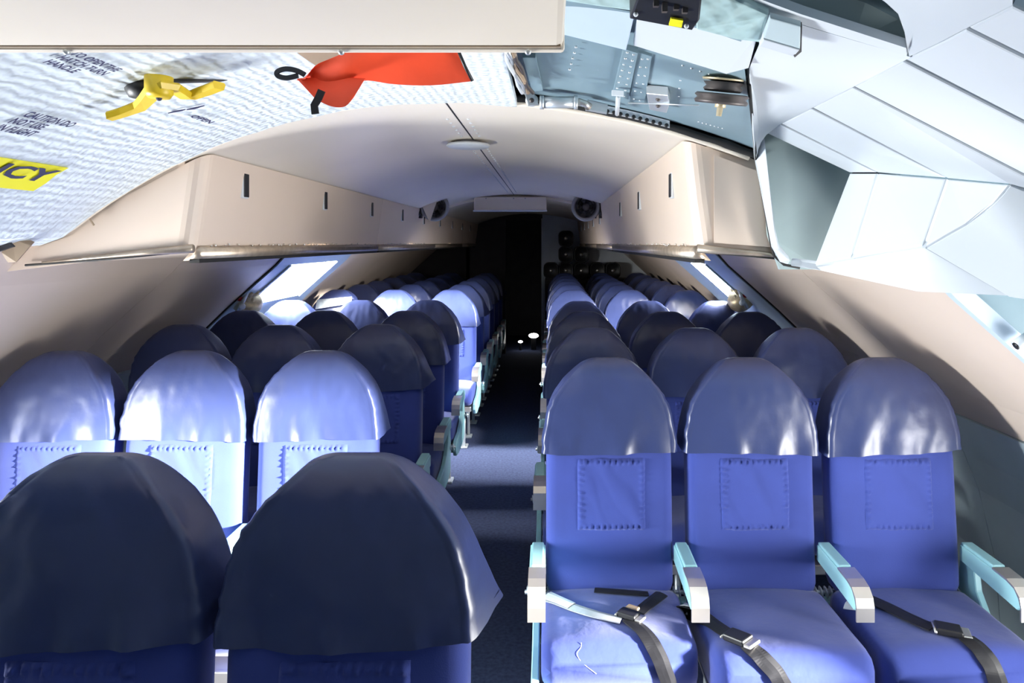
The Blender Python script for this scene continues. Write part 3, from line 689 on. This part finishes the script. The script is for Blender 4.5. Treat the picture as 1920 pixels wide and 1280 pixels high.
# ------------------------------------------------------------------ vestibule: quilted hatch liner with its handle and stencils
ql = thing('quilted_hatch_liner', 'pale quilted roof liner with black stencils and a yellow release handle', 'liner', (-0.9, 1.5, 1.85))
mb = MB(); NX, NY = 60, 40; top = []; rows = []
for i in range(NX + 1):
    r = -1.19 + (1.19 + 0.215) * i / NX; row = []
    for j in range(NY + 1):
        y = 0.85 + (2.03 - 0.85) * j / NY
        z = roofz(r) - 0.010 - 0.006 * math.sin(math.pi * j / NY) + 0.0035 * mnoise.noise(Vector((r * 9, y * 9, 0))) + 0.002 * mnoise.noise(Vector((r * 28, y * 40, 3)))
        row.append(Vector((XC + r, y, z)))
    rows.append(row)
mb.rings(rows, closed=False, cap0=False, cap1=False)
mb.rings([[p + Vector((0, 0, 0.022)) for p in row] for row in rows], closed=False, cap0=False, cap1=False)
edge = [r_[-1] for r_ in rows]; mb.rings([edge, [p + Vector((0, 0, .022)) for p in edge]], closed=False, cap0=False, cap1=False)
mb.rings([rows[0], [p + Vector((0, 0, .022)) for p in rows[0]]], closed=False, cap0=False, cap1=False); mb.rings([rows[-1], [p + Vector((0, 0, .022)) for p in rows[-1]]], closed=False, cap0=False, cap1=False)
mb.build('quilted_sheet', 'quilt', ql)
mb = MB().tube([p + Vector((0, 0.002, 0.008)) for p in edge], 0.009, 8); mb.build('bound_edge', 'quilt', ql)
def on_roof(r, y, off=0.022): return Vector((XC + r, y, roofz(r) - off))
def stencil(text, y, r, size, length=None, m='ink', dirn=0.0, parent=ql, name='stencil_text'):
    cu = bpy.data.curves.new(name, 'FONT'); cu.body = text; cu.size = size; cu.space_line = 0.95; cu.resolution_u = 2; cu.offset = 0.0012 * size / 0.04
    o = bpy.data.objects.new('tmp', cu); COL.objects.link(o)
    bpy.context.view_layer.update()
    me = bpy.data.meshes.new_from_object(o.evaluated_get(bpy.context.evaluated_depsgraph_get()))
    mb = MB(); ca, sa = math.cos(dirn), math.sin(dirn)
    vs = []; kx = length / max(q.co.x for q in me.vertices) if length else 1
    for q in me.vertices:
        a, b = q.co.x * kx * ca - q.co.y * sa, q.co.x * kx * sa + q.co.y * ca
        vs.append(on_roof(r + b, y + a))
    mb.add(vs, [tuple(p.vertices) for p in me.polygons])
    bpy.data.objects.remove(o); bpy.data.meshes.remove(me)
    return mb.build(name, m, parent, label='dark stencilled lettering')
def rc(u, v): p = roof_hit(u, v, 0.02); return p.x - XC, p.y
# yellow strip label
mb = MB(); rows = []
for k in range(13):
    y = 1.690 - 0.66 * k / 12; rows.append([on_roof(-0.908 + b, y + (0.01 if b < 0 and k == 0 else 0), 0.018) for b in (-0.047, -0.016, 0.016, 0.047)])
mb.rings(rows, closed=False, cap0=False, cap1=False); mb.build('emergency_label', 'ylabel', ql, label='yellow strip label reading EMERGENCY')
st = stencil('EMERGENCY', 1.075, -0.914, 0.062, 0.605); st['label'] = 'dark letters of the word EMERGENCY'
stencil('CAUTION DO\nNOT USE\nIN FLIGHT', 1.355, -0.722, 0.029, 0.135)
stencil('TO OPEN THE\nHATCH TURN\nHANDLE', 1.19, -0.515, 0.024, 0.125)
stencil('OPEN', 1.69, -0.568, 0.022, 0.10)
p0, p1 = rc(320, 209), rc(374, 200)
a, b = on_roof(*p0), on_roof(*p1)
mb = MB(); dv = (b - a); up = Vector((0.012, 0, 0.004))
mb.plate([a - up * .5, a + dv * .45 - up * .4, a + dv * .45 + up * .4, a + up * .7], 0.002); mb.plate([a + dv * .6 - up * .3, b - up, b + up, a + dv * .6 + up * .5], 0.002)
mb.build('direction_mark', 'ink', ql)
# handle
hd = 0.05
HP = [roof_hit(u, v, 0.05) for u, v in ((205, 215), (232, 207), (262, 196), (276, 182), (290, 166), (306, 158), (322, 160), (336, 168), (348, 176), (362, 175), (388, 166), (411, 157))]
mb = MB()
up = Vector((0.030, -0.006, 0.008)); th = Vector((0, -0.004, -0.014)); rings = []
for i, p in enumerate(HP):
    t_ = (HP[min(i + 1, len(HP) - 1)] - HP[max(i - 1, 0)]).normalized(); l = t_.cross(Vector((0, 0, 1))).normalized(); k = 0.016 if i not in (4, 5, 6) else 0.019
    rings.append([p - l * k, p - l * k * 0.75 - Vector((0, 0, .011)), p + l * k * 0.75 - Vector((0, 0, .011)), p + l * k, p + l * k * 0.8 + Vector((0, 0, .004)), p - l * k * 0.8 + Vector((0, 0, .004))])
mb.rings(rings, smooth=False)
hn = mb.build('release_handle', 'yellow', ql, label='yellow two-armed bent release handle')
hub = roof_hit(298, 163, 0.05)
MB().lathe([(0.026, 0.02), (0.026, -0.014), (0.020, -0.022), (0.001, -0.022)], hub, (0, 0, 1), 18).build('handle_boss', 'yellow', hn)
MB().ball(hub + Vector((0, 0, -0.022)), 0.006, 6).build('boss_pin', 'ink', hn)
pv = roof_hit(268, 163, 0.02)
MB().lathe([(0.034, 0.012), (0.034, -0.006), (0.026, -0.022), (0.001, -0.024)], pv, (0, 0, 1), 18).build('pivot_base', 'black', ql, label='black pivot socket under the handle')
a, b = roof_hit(318, 152, 0.02), roof_hit(418, 149, 0.014)
MB().bar([a, b], (0.02, 0, 0.004), (0, 0, 0.008)).build('guide_slot', 'black', ql)
# shadow painted as a dark brown patch, and the red streamer
def rpatch(pts, m, off, parent=None, th=0.004, **kw):
    return MB().plate([roof_hit(u, v, off) for u, v in pts], th, away=(0, 0, 1)), m
mb, m_ = rpatch(((556, 98), (575, 112), (600, 128), (650, 118), (665, 98), (640, 80), (580, 80)), 'brown', 0.022); mb.build('shadow_patch', 'brown', ql, label='painted shadow patch in dark brown')
rs = thing('red_streamer', 'orange red fabric streamer with black webbing loops hanging under the quilted liner', 'streamer', (-0.35, 1.45, 1.93))
def cloth(top, bot, name, dtop, dbot, wave, parent, m='red'):
    rows = []
    n = len(top)
    for k in range(7):
        s_ = k / 6; row = []
        for i in range(n):
            u = top[i][0] * (1 - s_) + bot[i][0] * s_; v = top[i][1] * (1 - s_) + bot[i][1] * s_
            d = dtop * (1 - s_) + dbot * s_ + wave * math.sin(i * 1.1 + s_ * 2)
            row.append(P(u, v, d))
        rows.append(row)
    # smooth between control columns
    rr = []
    for row in rows:
        out = []
        for i in range(n - 1):
            p0_, p1_, p2_, p3_ = row[max(i - 1, 0)], row[i], row[i + 1], row[min(i + 2, n - 1)]
            for q in range(4):
                x = q / 4
                out.append(0.5 * ((2 * p1_) + (p2_ - p0_) * x + (2 * p0_ - 5 * p1_ + 4 * p2_ - p3_) * x * x + (3 * p1_ - p0_ - 3 * p2_ + p3_) * x ** 3))
        out.append(row[-1]); rr.append(out)
    mb = MB(); off = Vector((0, 0.004, 0.002))
    mb.rings(rr, closed=False, cap0=False, cap1=False); mb.rings([[p + off for p in r] for r in rr], closed=False, cap0=False, cap1=False)
    mb.rings([rr[0], [p + off for p in rr[0]]], closed=False, cap0=False, cap1=False, smooth=False); mb.rings([rr[-1], [p + off for p in rr[-1]]], closed=False, cap0=False, cap1=False, smooth=False)
    mb.rings([[r[0] for r in rr], [r[0] + off for r in rr]], closed=False, cap0=False, cap1=False, smooth=False); mb.rings([[r[-1] for r in rr], [r[-1] + off for r in rr]], closed=False, cap0=False, cap1=False, smooth=False)
    return mb.build(name, m, parent)
cloth([(572, 148), (590, 124), (615, 112), (650, 98), (690, 84), (740, 84), (800, 84), (856, 84)],
      [(556, 150), (575, 155), (610, 156), (650, 154), (690, 151), (740, 158), (810, 160), (887, 152)], 'streamer_band', 1.33, 1.37, 0.012, rs)
cloth([(557, 148), (585, 146), (615, 146), (650, 146), (684, 148)], [(592, 186), (612, 196), (630, 201), (648, 199), (662, 184)], 'folded_flap', 1.355, 1.34, 0.006, rs)
lp = [P(u, v, 1.36) for u, v in ((572, 141), (556, 133), (536, 130), (521, 135), (522, 143), (538, 147), (560, 142))]
lq = []
for i in range(len(lp) - 1):
    a, b, c, d = lp[max(i - 1, 0)], lp[i], lp[i + 1], lp[min(i + 2, len(lp) - 1)]
    for q in range(5):
        x = q / 5; lq.append(0.5 * (2 * b + (c - a) * x + (2 * a - 5 * b + 4 * c - d) * x * x + (3 * b - a - 3 * c + d) * x ** 3))
lp = lq + [lp[-1]]
MB().ribbon(lp, 0.010, 0.003, (0, -1, 0.3)).build('webbing_loop', 'belt', rs, label='black webbing loop')
MB().ribbon([P(u, v, 1.325) for u, v in ((604, 170), (598, 184), (590, 198), (592, 214))], 0.014, 0.004, (0, -1, 0)).build('webbing_tab', 'belt', rs, label='black webbing tab')
MB().tube([P(886, 152, 1.366), P(872, 125, 1.358), P(858, 92, 1.335)], 0.0035, 6).build('bound_edge', 'black', rs)

# cream near ceiling panel
t = thing('cream_ceiling_panel', 'wide cream overhead panel with a dark seam along its lower edge', 'panel', (-0.5, 0.7, 1.88))
MB().box(-1.25, 0.020, 0.20, 1.005, 1.880, 1.96, 0.010).build('panel_board', 'cream', t)
MB().box(-1.25, 0.016, 0.984, 0.988, 1.8782, 1.882).build('seam_gap', 'brown', t)
MB().box(-1.25, 0.022, 0.995, 1.012, 1.876, 1.965, 0.005).build('edge_lip', 'cream', t)
for u, d in ((125, 1.0), (640, 1.0), (990, 1.0)): MB().ball(P(u, 97, d), 0.005, 6).build('screw', 'steel', t)

# ------------------------------------------------------------------ roof bay on the right
bay = thing('airframe_bay', 'open blue-grey riveted roof bay beyond the cream panel', 'roof bay', (0.25, 1.7, 1.95))
mb = MB(); lo, hi = [], []
for k in range(13):
    y = 1.22 + (2.035 - 1.22) * k / 12; rm = 0.705 + (y - 1.4) * 0.325
    row = [Vector((XC + r, y, roofz(r) + 0.03)) for r in [0.225 + (rm - 0.225) * q / 16 for q in range(17)]]
    lo.append(row); hi.append([p + Vector((0, 0, 0.02)) for p in row])
mb.rings(lo, closed=False, cap0=False, cap1=False); mb.rings(hi, closed=False, cap0=False, cap1=False); mb.build('skin_sheet', 'skin', bay)
def bayp(u, v, off=0.0): return roof_hit(u, v, -0.03 + off)
def bplate(name, pts, m, off, th, parent=bay, bev=0.0, **kw):
    return MB().plate([bayp(u, v, off) for u, v in pts], th, bev, away=(0, 0, 1)).build(name, m, parent, **kw)
bplate('stiffener', [(1170, 92), (1196, 100), (1178, 186), (1148, 182)], 'skin', 0.012, 0.012)
bplate('stiffener', [(1196, 98), (1222, 106), (1208, 196), (1180, 190)], 'skin', 0.006, 0.006)
bplate('stiffener', [(980, 108), (1004, 108), (1018, 170), (998, 172)], 'skin', 0.014, 0.010)
mb = MB()
for (u0, v0_, u1, v1_, n) in ((1176, 98, 1154, 176, 8), (1188, 102, 1170, 180, 8), (1204, 110, 1188, 185, 6), (1215, 110, 1200, 188, 6), (1080, 88, 1068, 130, 5), (1280, 122, 1380, 155, 7), (1310, 228, 1355, 240, 7), (1276, 150, 1270, 195, 4)):
    for k in range(n):
        s_ = k / (n - 1); mb.ball(bayp(u0 + (u1 - u0) * s_, v0_ + (v1_ - v0_) * s_, 0.012 if u0 < 1200 else 0.006 if u0 < 1230 else 0.0), 0.0032, 5)
mb.build('rivets', 'steel', bay, kind='stuff')
bplate('lug_bracket', [(1212, 176), (1252, 180), (1256, 194), (1250, 212), (1218, 206)], 'steel', 0.025, 0.022, bev=0.002, label='pale metal bracket with two bolts')
mb = MB()
for u, v in ((1234, 186), (1234, 198)): mb.ball(bayp(u, v, 0.026), 0.006, 6)
mb.build('bracket_bolts', 'wheel', bay)
MB().tube([bayp(1178, 193, 0.02), bayp(1310, 197, 0.03)], 0.0022, 6).build('control_cable', 'steel', bay)
mb = MB().tube([bayp(1159, 182, 0.03), bayp(1157, 214, 0.035)], 0.006, 8); mb.bar([bayp(1147, 174, 0.03), bayp(1169, 176, 0.03)], (0, .012, 0), (0, 0, .012)); mb.build('tee_bolt', 'white', bay, label='white tee-headed bolt')
# pulley
c = P(1352, 188, 1.50); n = (0.10, -0.22, 1); PS = 0.87
t = thing('cable_pulley', 'dark double pulley wheel with centre bolt under the roof bay', 'pulley', c)
MB().lathe([(0.001, -0.008), (0.054, -0.008), (0.058, -0.002), (0.052, 0.004), (0.058, 0.010), (0.054, 0.014), (0.001, 0.014)], c, n, 30).build('pulley_wheel', 'wheel', t)
MB().lathe([(0.001, 0.018), (0.038, 0.018), (0.042, 0.024), (0.036, 0.030), (0.043, 0.038), (0.001, 0.040)], c, n, 30).build('pulley_wheel', 'wheel', t)
MB().lathe([(0.001, 0.042), (0.045, 0.042), (0.047, 0.046), (0.001, 0.048)], c, n, 30).build('retaining_plate', 'brass', t)
mb = MB().lathe([(0.012, 0.0), (0.012, -0.016), (0.007, -0.016), (0.006, -0.034), (0.001, -0.034)], c, n, 10); mb.build('centre_bolt', 'brass', t)
mb = MB().plate([P(1335, 136, 1.55), P(1352, 136, 1.55), P(1366, 168, 1.55), P(1330, 168, 1.55)], 0.01); mb.box(c.x - 0.005, c.x + 0.055, c.y - 0.02, c.y + 0.05, c.z + 0.046, c.z + 0.060, 0.004); mb.build('pulley_bracket', 'steel', t)
# actuator, hinge and wires
t = thing('small_actuator', 'grey metal actuator cylinder lying along the ceiling arch', 'actuator', P(1050, 195, 1.93))
MB().tube([P(1018, 192, 1.93), P(1080, 192, 1.93)], 0.0165, 14).build('cylinder', 'steel', t)
mb = MB().tube([P(1012, 192, 1.93), P(1020, 192, 1.93)], 0.019, 14).tube([P(1076, 192, 1.93), P(1083, 192, 1.93)], 0.019, 14); mb.build('end_collar', 'steel', t)
MB().tube([P(1083, 191, 1.93), P(1098, 195, 1.93), P(1104, 200, 1.94)], [0.012, 0.010, 0.012], 10).build('piston_rod', 'alu', t)
mb = MB().plate([P(1102, 186, 1.95), P(1140, 195, 1.95), P(1138, 212, 1.95), P(1098, 205, 1.95)], 0.02, 0.002); mb.build('end_fitting', 'steel', t)
t = thing('wire_bundle', 'twisted bundle of pale wires running from the cream panel to the hinge pin', 'wires', P(975, 150, 1.7))
for k, (m_, off) in enumerate((('steel', -6), ('brown', 1), ('white', -11), ('wheel', 6))):
    MB().tube([roof_hit(u + off + 3 * math.sin(i * 2 + k), v, 0.018 + 0.006 * math.cos(i * 2 + k)) for i, (u, v) in enumerate(((958, 96), (964, 112), (970, 128), (976, 144), (984, 160), (992, 174)))], 0.0052, 7).build('wire', m_, t)
c = P(997, 188, 1.95)
t = thing('hinge_pin', 'pale metal hinge pin and eye beside the actuator', 'hinge', c)
MB().lathe([(0.018, 0.02), (0.018, -0.004), (0.010, -0.006), (0.001, -0.006)], c, (0, 1, 0.2), 18).build('hinge_eye', 'steel', t)
MB().lathe([(0.007, 0.0), (0.007, -0.012), (0.001, -0.013)], c, (0, 1, 0.2), 10).build('pin_head', 'wheel', t)
MB().plate([P(982, 168, 1.94), P(1000, 172, 1.94), P(1010, 196, 1.94), P(990, 198, 1.94)], 0.012, 0.002).build('hinge_arm', 'steel', t)
# rubber seal and perforated strip along the arch
t = thing('arch_seal', 'black rubber seal running along the front of the cabin ceiling arch', 'seal', (XC, YN - 0.02, 2.0))
MB().tube([(XC + r, YN - 0.018, roofz(r) + 0.012 + 0.004 * mnoise.noise(Vector((r * 14, 0, 0)))) for r in [-0.22 + 1.14 * k / 50 for k in range(51)]], [0.011 + 0.004 * mnoise.noise(Vector((k * .4, 1, 0))) for k in range(51)], 8).build('seal_tube', 'rubber', t)
t = thing('perforated_strip', 'white metal strip with a row of dark holes on the arch below the bay', 'strip', (0.2, YN - 0.03, 1.97))
q0, q1 = 0.45, 0.66
mb = MB(); mb.rings([[Vector((XC + r, YN - 0.034, roofz(r) + 0.006)), Vector((XC + r, YN - 0.034, roofz(r) + 0.026)), Vector((XC + r, YN - 0.028, roofz(r) + 0.026)), Vector((XC + r, YN - 0.028, roofz(r) + 0.006))] for r in [q0 + (q1 - q0) * k / 10 for k in range(11)]], smooth=False); mb.build('strip_bar', 'white', t)
for k in range(11):
    r = q0 + (q1 - q0) * (k + .5) / 11; MB().lathe([(0.0062, 0.002), (0.0062, -0.002), (0.001, -0.0022)], (XC + r, YN - 0.035, roofz(r) + 0.010), (0, 1, 0), 10).build('hole', 'black', t)

# light-blue sheets, teal quilt, black box, angle bracket
def pplate(name, pts, m, th, label=None, cat=None, parent=None, bev=0.002, away=None):
    kw = {}
    if label: kw['label'] = label
    if cat: kw['category'] = cat
    return MB().plate([P(*p) for p in pts], th, bev, away).build(name, m, parent, **kw)
pplate('roof_sheet', [(1058, -10, 1.22), (1192, 20, 1.22), (1174, 95, 1.33), (1058, 66, 1.33)], 'skin2', 0.012, 'pale blue metal sheet next to the cream panel, dark gap on its far side', 'sheet', away=(0, 0.3, 1))
pplate('roof_sheet', [(1196, 20, 1.22), (1420, 70, 1.22), (1404, 128, 1.35), (1362, 140, 1.35), (1188, 86, 1.33)], 'white', 0.012, 'long pale sheet under the black box, ending at the white moulding', 'sheet', away=(0, 0.3, 1))
pplate('quilted_pad', [(1056, -60, 1.10), (1200, -40, 1.10), (1194, 24, 1.17), (1120, 14, 1.17), (1056, 4, 1.17)], 'quilt2', 0.03, 'pale teal diamond-quilted pad between the cream panel and the black box', 'pad', bev=0.006, away=(0, 0.2, 1))
pplate('quilted_pad', [(1308, -30, 1.10), (1442, 30, 1.12), (1426, 82, 1.19), (1380, 76, 1.19), (1306, 58, 1.17)], 'quilt2', 0.03, 'pale teal diamond-quilted pad between the black box and the angle bracket', 'pad', bev=0.006, away=(0, 0.2, 1))
bx = thing('black_equipment_box', 'flat black equipment box with small yellow label under the roof', 'equipment box', P(1245, 30, 1.10))
pplate('box_case', [(1204, -30, 1.02), (1316, 0, 1.02), (1312, 38, 1.08), (1298, 58, 1.11), (1181, 36, 1.11)], 'black', 0.05, parent=bx, bev=0.003, away=(0, 0.15, 1))
pplate('maker_label', [(1258, 35, 1.079), (1281, 39, 1.079), (1278, 52, 1.096), (1254, 48, 1.096)], 'ylabel', 0.003, parent=bx, bev=0, label='small yellow label', away=(0, 0.15, 1))
for u, v in ((1192, 27), (1287, 49)): MB().ball(P(u, v, 1.088), 0.004, 6).build('screw', 'white', bx)
mb = MB()
for u, v in ((1230, 8), (1246, 18), (1268, 14), (1284, 20)): mb.box(*[c_ for p in [P(u, v, 1.055)] for c_ in (p.x - .004, p.x + .004, p.y - .004, p.y + .004, p.z - .004, p.z + .01)])
mb.build('switches', 'wheel', bx)
ab = thing('angle_bracket', 'grey angle bracket on the white moulding beside the quilted pad', 'bracket', P(1470, 75, 1.2))
pplate('bracket_face', [(1444, 34, 1.12), (1502, 50, 1.12), (1500, 92, 1.16), (1432, 72, 1.16)], 'dado', 0.01, parent=ab, away=(0, 0.2, 1))
pplate('bracket_lip', [(1432, 74, 1.16), (1500, 94, 1.16), (1488, 107, 1.18), (1424, 88, 1.18)], 'white', 0.01, parent=ab, away=(0, 0.2, 1))
pplate('bracket_edge', [(1502, 50, 1.12), (1504, 50, 1.12), (1503, 97, 1.17), (1490, 108, 1.18), (1488, 104, 1.175), (1499, 93, 1.165)], 'black', 0.008, parent=ab, bev=0, away=(0, 0.2, 1))

# ------------------------------------------------------------------ white moulded lining on the right
wm = thing('moulded_lining', 'large white moulded lining with stepped grooves and grey-green recess', 'lining', P(1650, 300, 1.5))
def facet(pts, m='white', th=0.02, nm='moulding_segment', bev=0.004, away=None): return pplate(nm, pts, m, th, parent=wm, bev=bev, away=away)
def strip3(A, B, m='white', nm='moulding_segment', n=4, th=0.018):
    A = [P(*p) for p in A]; B = [P(*p) for p in B]
    rows = [[a.lerp(b, k / n) for k in range(n + 1)] for a, b in zip(A, B)]; o = Vector((0.4, 0.3, 0.85)) * th
    mb = MB(); hi = [[p + o for p in r] for r in rows]
    for x in (rows, hi): mb.rings(x, closed=False, cap0=False, cap1=False, smooth=True)
    for x, y in ((rows[0], hi[0]), (rows[-1], hi[-1]), ([r[0] for r in rows], [r[0] for r in hi]), ([r[-1] for r in rows], [r[-1] for r in hi])): mb.rings([x, y], closed=False, cap0=False, cap1=False, smooth=False)
    return mb.build(nm, m, wm)
HP_ = (1.97, 1.81, 1.60, 1.40, 1.30, 1.22, 1.15)
inb = [(1418, 296, 1.97), (1413, 240, 1.81), (1408, 180, 1.60), (1405, 128, 1.40), (1414, 105, 1.30), (1425, 80, 1.22), (1390, 14, 1.15)]
strip3(inb, [(U0 + 780 / d, V0 - 400 / d, d) for d in HP_])
facet([(1404, 130, 1.40), (1432, 250, 1.94), (1454, 430, 1.94), (1462, 466, 1.94), (1482, 490, 1.94), (1478, 496, 1.99), (1462, 492, 1.99), (1448, 466, 1.99), (1417, 300, 1.99)])
# recess floor, set back behind the frame
facet([(1428, 240, 2.03), (1600, 318, 2.01), (1540, 505, 2.01), (1462, 505, 2.03), (1440, 440, 2.03)], 'recess', 0.02, 'recess_floor', 0)
facet([(1436, 249, 1.94), (1462, 234, 1.815), (1643, 324, 1.815), (1594, 324, 1.935)])
facet([(1465, 232, 1.80), (1519, 204, 1.605), (1773, 334, 1.605), (1647, 324, 1.80)])
facet([(1523, 202, 1.59), (1596, 164, 1.385), (2020, 382, 1.385), (1893, 345, 1.42), (1778, 335, 1.592)])
facet([(1600, 162, 1.372), (1692, 116, 1.18), (2020, 284, 1.18), (2020, 378, 1.372)])
facet([(1698, 112, 1.168), (1811, 56, 1.0), (2020, 160, 1.0), (2020, 278, 1.168)])
facet([(1817, 53, 0.99), (1898, 12, 0.9), (2020, 70, 0.9), (2020, 154, 0.99)])
facet([(1593, 324.6, 1.935), (1643, 324.6, 1.815), (1595, 484, 1.815), (1527, 496, 1.935)])
facet([(1647, 324.6, 1.80), (1773, 334.8, 1.605), (1729, 461, 1.605), (1599, 484, 1.80)])
facet([(1778, 335.6, 1.592), (1891, 345.5, 1.42), (1862, 381, 1.45), (1812, 421, 1.51), (1734, 462, 1.592)])
strip3([(1482, 494, 1.95), (1527, 499, 1.935), (1597, 487, 1.81), (1729, 465, 1.605), (1735, 465, 1.60)], [(1484, 498, 1.95), (1540, 507, 1.92), (1590, 518, 1.84), (1720, 546, 1.64), (1888, 554, 1.52)])
strip3([(1738, 466, 1.595), (1775, 446, 1.55), (1813, 424, 1.51), (1840, 404, 1.48), (1864, 384, 1.45), (1882, 366, 1.433), (1895, 349, 1.42)], [(1892, 556, 1.515), (1930, 562, 1.48), (1970, 568, 1.44), (2010, 573, 1.40), (2050, 570, 1.37), (2080, 520, 1.36), (2090, 430, 1.36)])
# upper strip around the rounded grey-green recess
strip3([(1380, 11, 1.145), (1500, 45, 1.145), (1600, 75, 1.145), (1700, 105, 1.145)], [(1380, -18, 1.11), (1500, 26, 1.11), (1600, 58, 1.11), (1699, 90, 1.11)])
strip3([(1705, 106, 1.14), (1760, 80, 1.06), (1810, 54, 0.995), (1850, 34, 0.95), (1898, 10, 0.9), (1900, -40, 0.86)], [(1701, 90, 1.11), (1696, 60, 1.095), (1684, 26, 1.075), (1660, 4, 1.06), (1630, -16, 1.045), (1600, -40, 1.04)])
facet([(1400, -50, 1.14), (1640, -50, 1.14), (1720, 20, 1.17), (1720, 110, 1.19), (1600, 75, 1.19), (1420, 10, 1.19)], 'recess', 0.02, 'recess_floor', 0)
# black gap along the moulding's edge
MB().tube([P(u, v, d) for u, v, d in ((1405, 160, 1.46), (1412, 240, 1.78), (1418, 300, 2.0), (1434, 390, 2.0), (1445, 455, 2.0), (1452, 480, 2.0), (1470, 496, 2.0), (1500, 502, 1.99))], 0.004, 6).build('edge_gasket', 'rubber', wm)
# teal frame structure below it
cb = thing('cable_clip', 'white cable clip on the blue-grey frame web beside the beige wall edge', 'clip', P(1915, 642, 1.74))
MB().tube([P(1905, 648, 1.745), P(1930, 632, 1.745)], 0.016, 12).build('clip_tube', 'white', cb)
MB().lathe([(0.010, 0), (0.010, -.002), (0.001, -.002)], P(1904, 649, 1.743), P(1905, 648, 1.745) - P(1930, 632, 1.745), 10).build('clip_bore', 'black', cb)
# left edge fittings
lb = thing('white_corner_bracket', 'white corner bracket with dark stripe and brown foot below the quilted liner', 'bracket', P(18, 450, 1.9))
pplate('bracket_plate', [(-30, 430, 1.88), (6, 420, 1.88), (22, 438, 1.88), (18, 446, 1.88), (-30, 474, 1.88)], 'white', 0.015, parent=lb)
pplate('bracket_stripe', [(-30, 470, 1.874), (14, 438, 1.874), (16, 442, 1.874), (-30, 478, 1.874)], 'black', 0.004, parent=lb, bev=0)
pplate('bracket_socket', [(-30, 478, 1.885), (12, 450, 1.885), (24, 462, 1.885), (-5, 472, 1.885), (-30, 482, 1.885)], 'black', 0.01, parent=lb, bev=0)
pplate('bracket_foot', [(22, 446, 1.90), (58, 460, 1.92), (30, 492, 1.92), (14, 492, 1.92), (2, 474, 1.90)], 'brown', 0.03, parent=lb)
MB().lathe([(0.014, 0.006), (0.014, -0.008), (0.001, -0.01)], P(18, 408, 1.86), (0.3, 1, -0.3), 14).build('bracket_stud', 'brown', lb)
pplate('corner_tag', [(116, 414, 2.055), (130, 400, 2.055), (131, 416, 2.055)], 'ylabel', 0.003, 'tiny yellow triangular tag at the edge of the quilted liner', 'tag', bev=0)
MB().tube([P(147, 381, 2.05), P(176, 422, 2.05)], 0.003, 6).build('thin_wire', 'brown', label='thin brown wire hanging from the quilted liner over the bin end', category='wire')
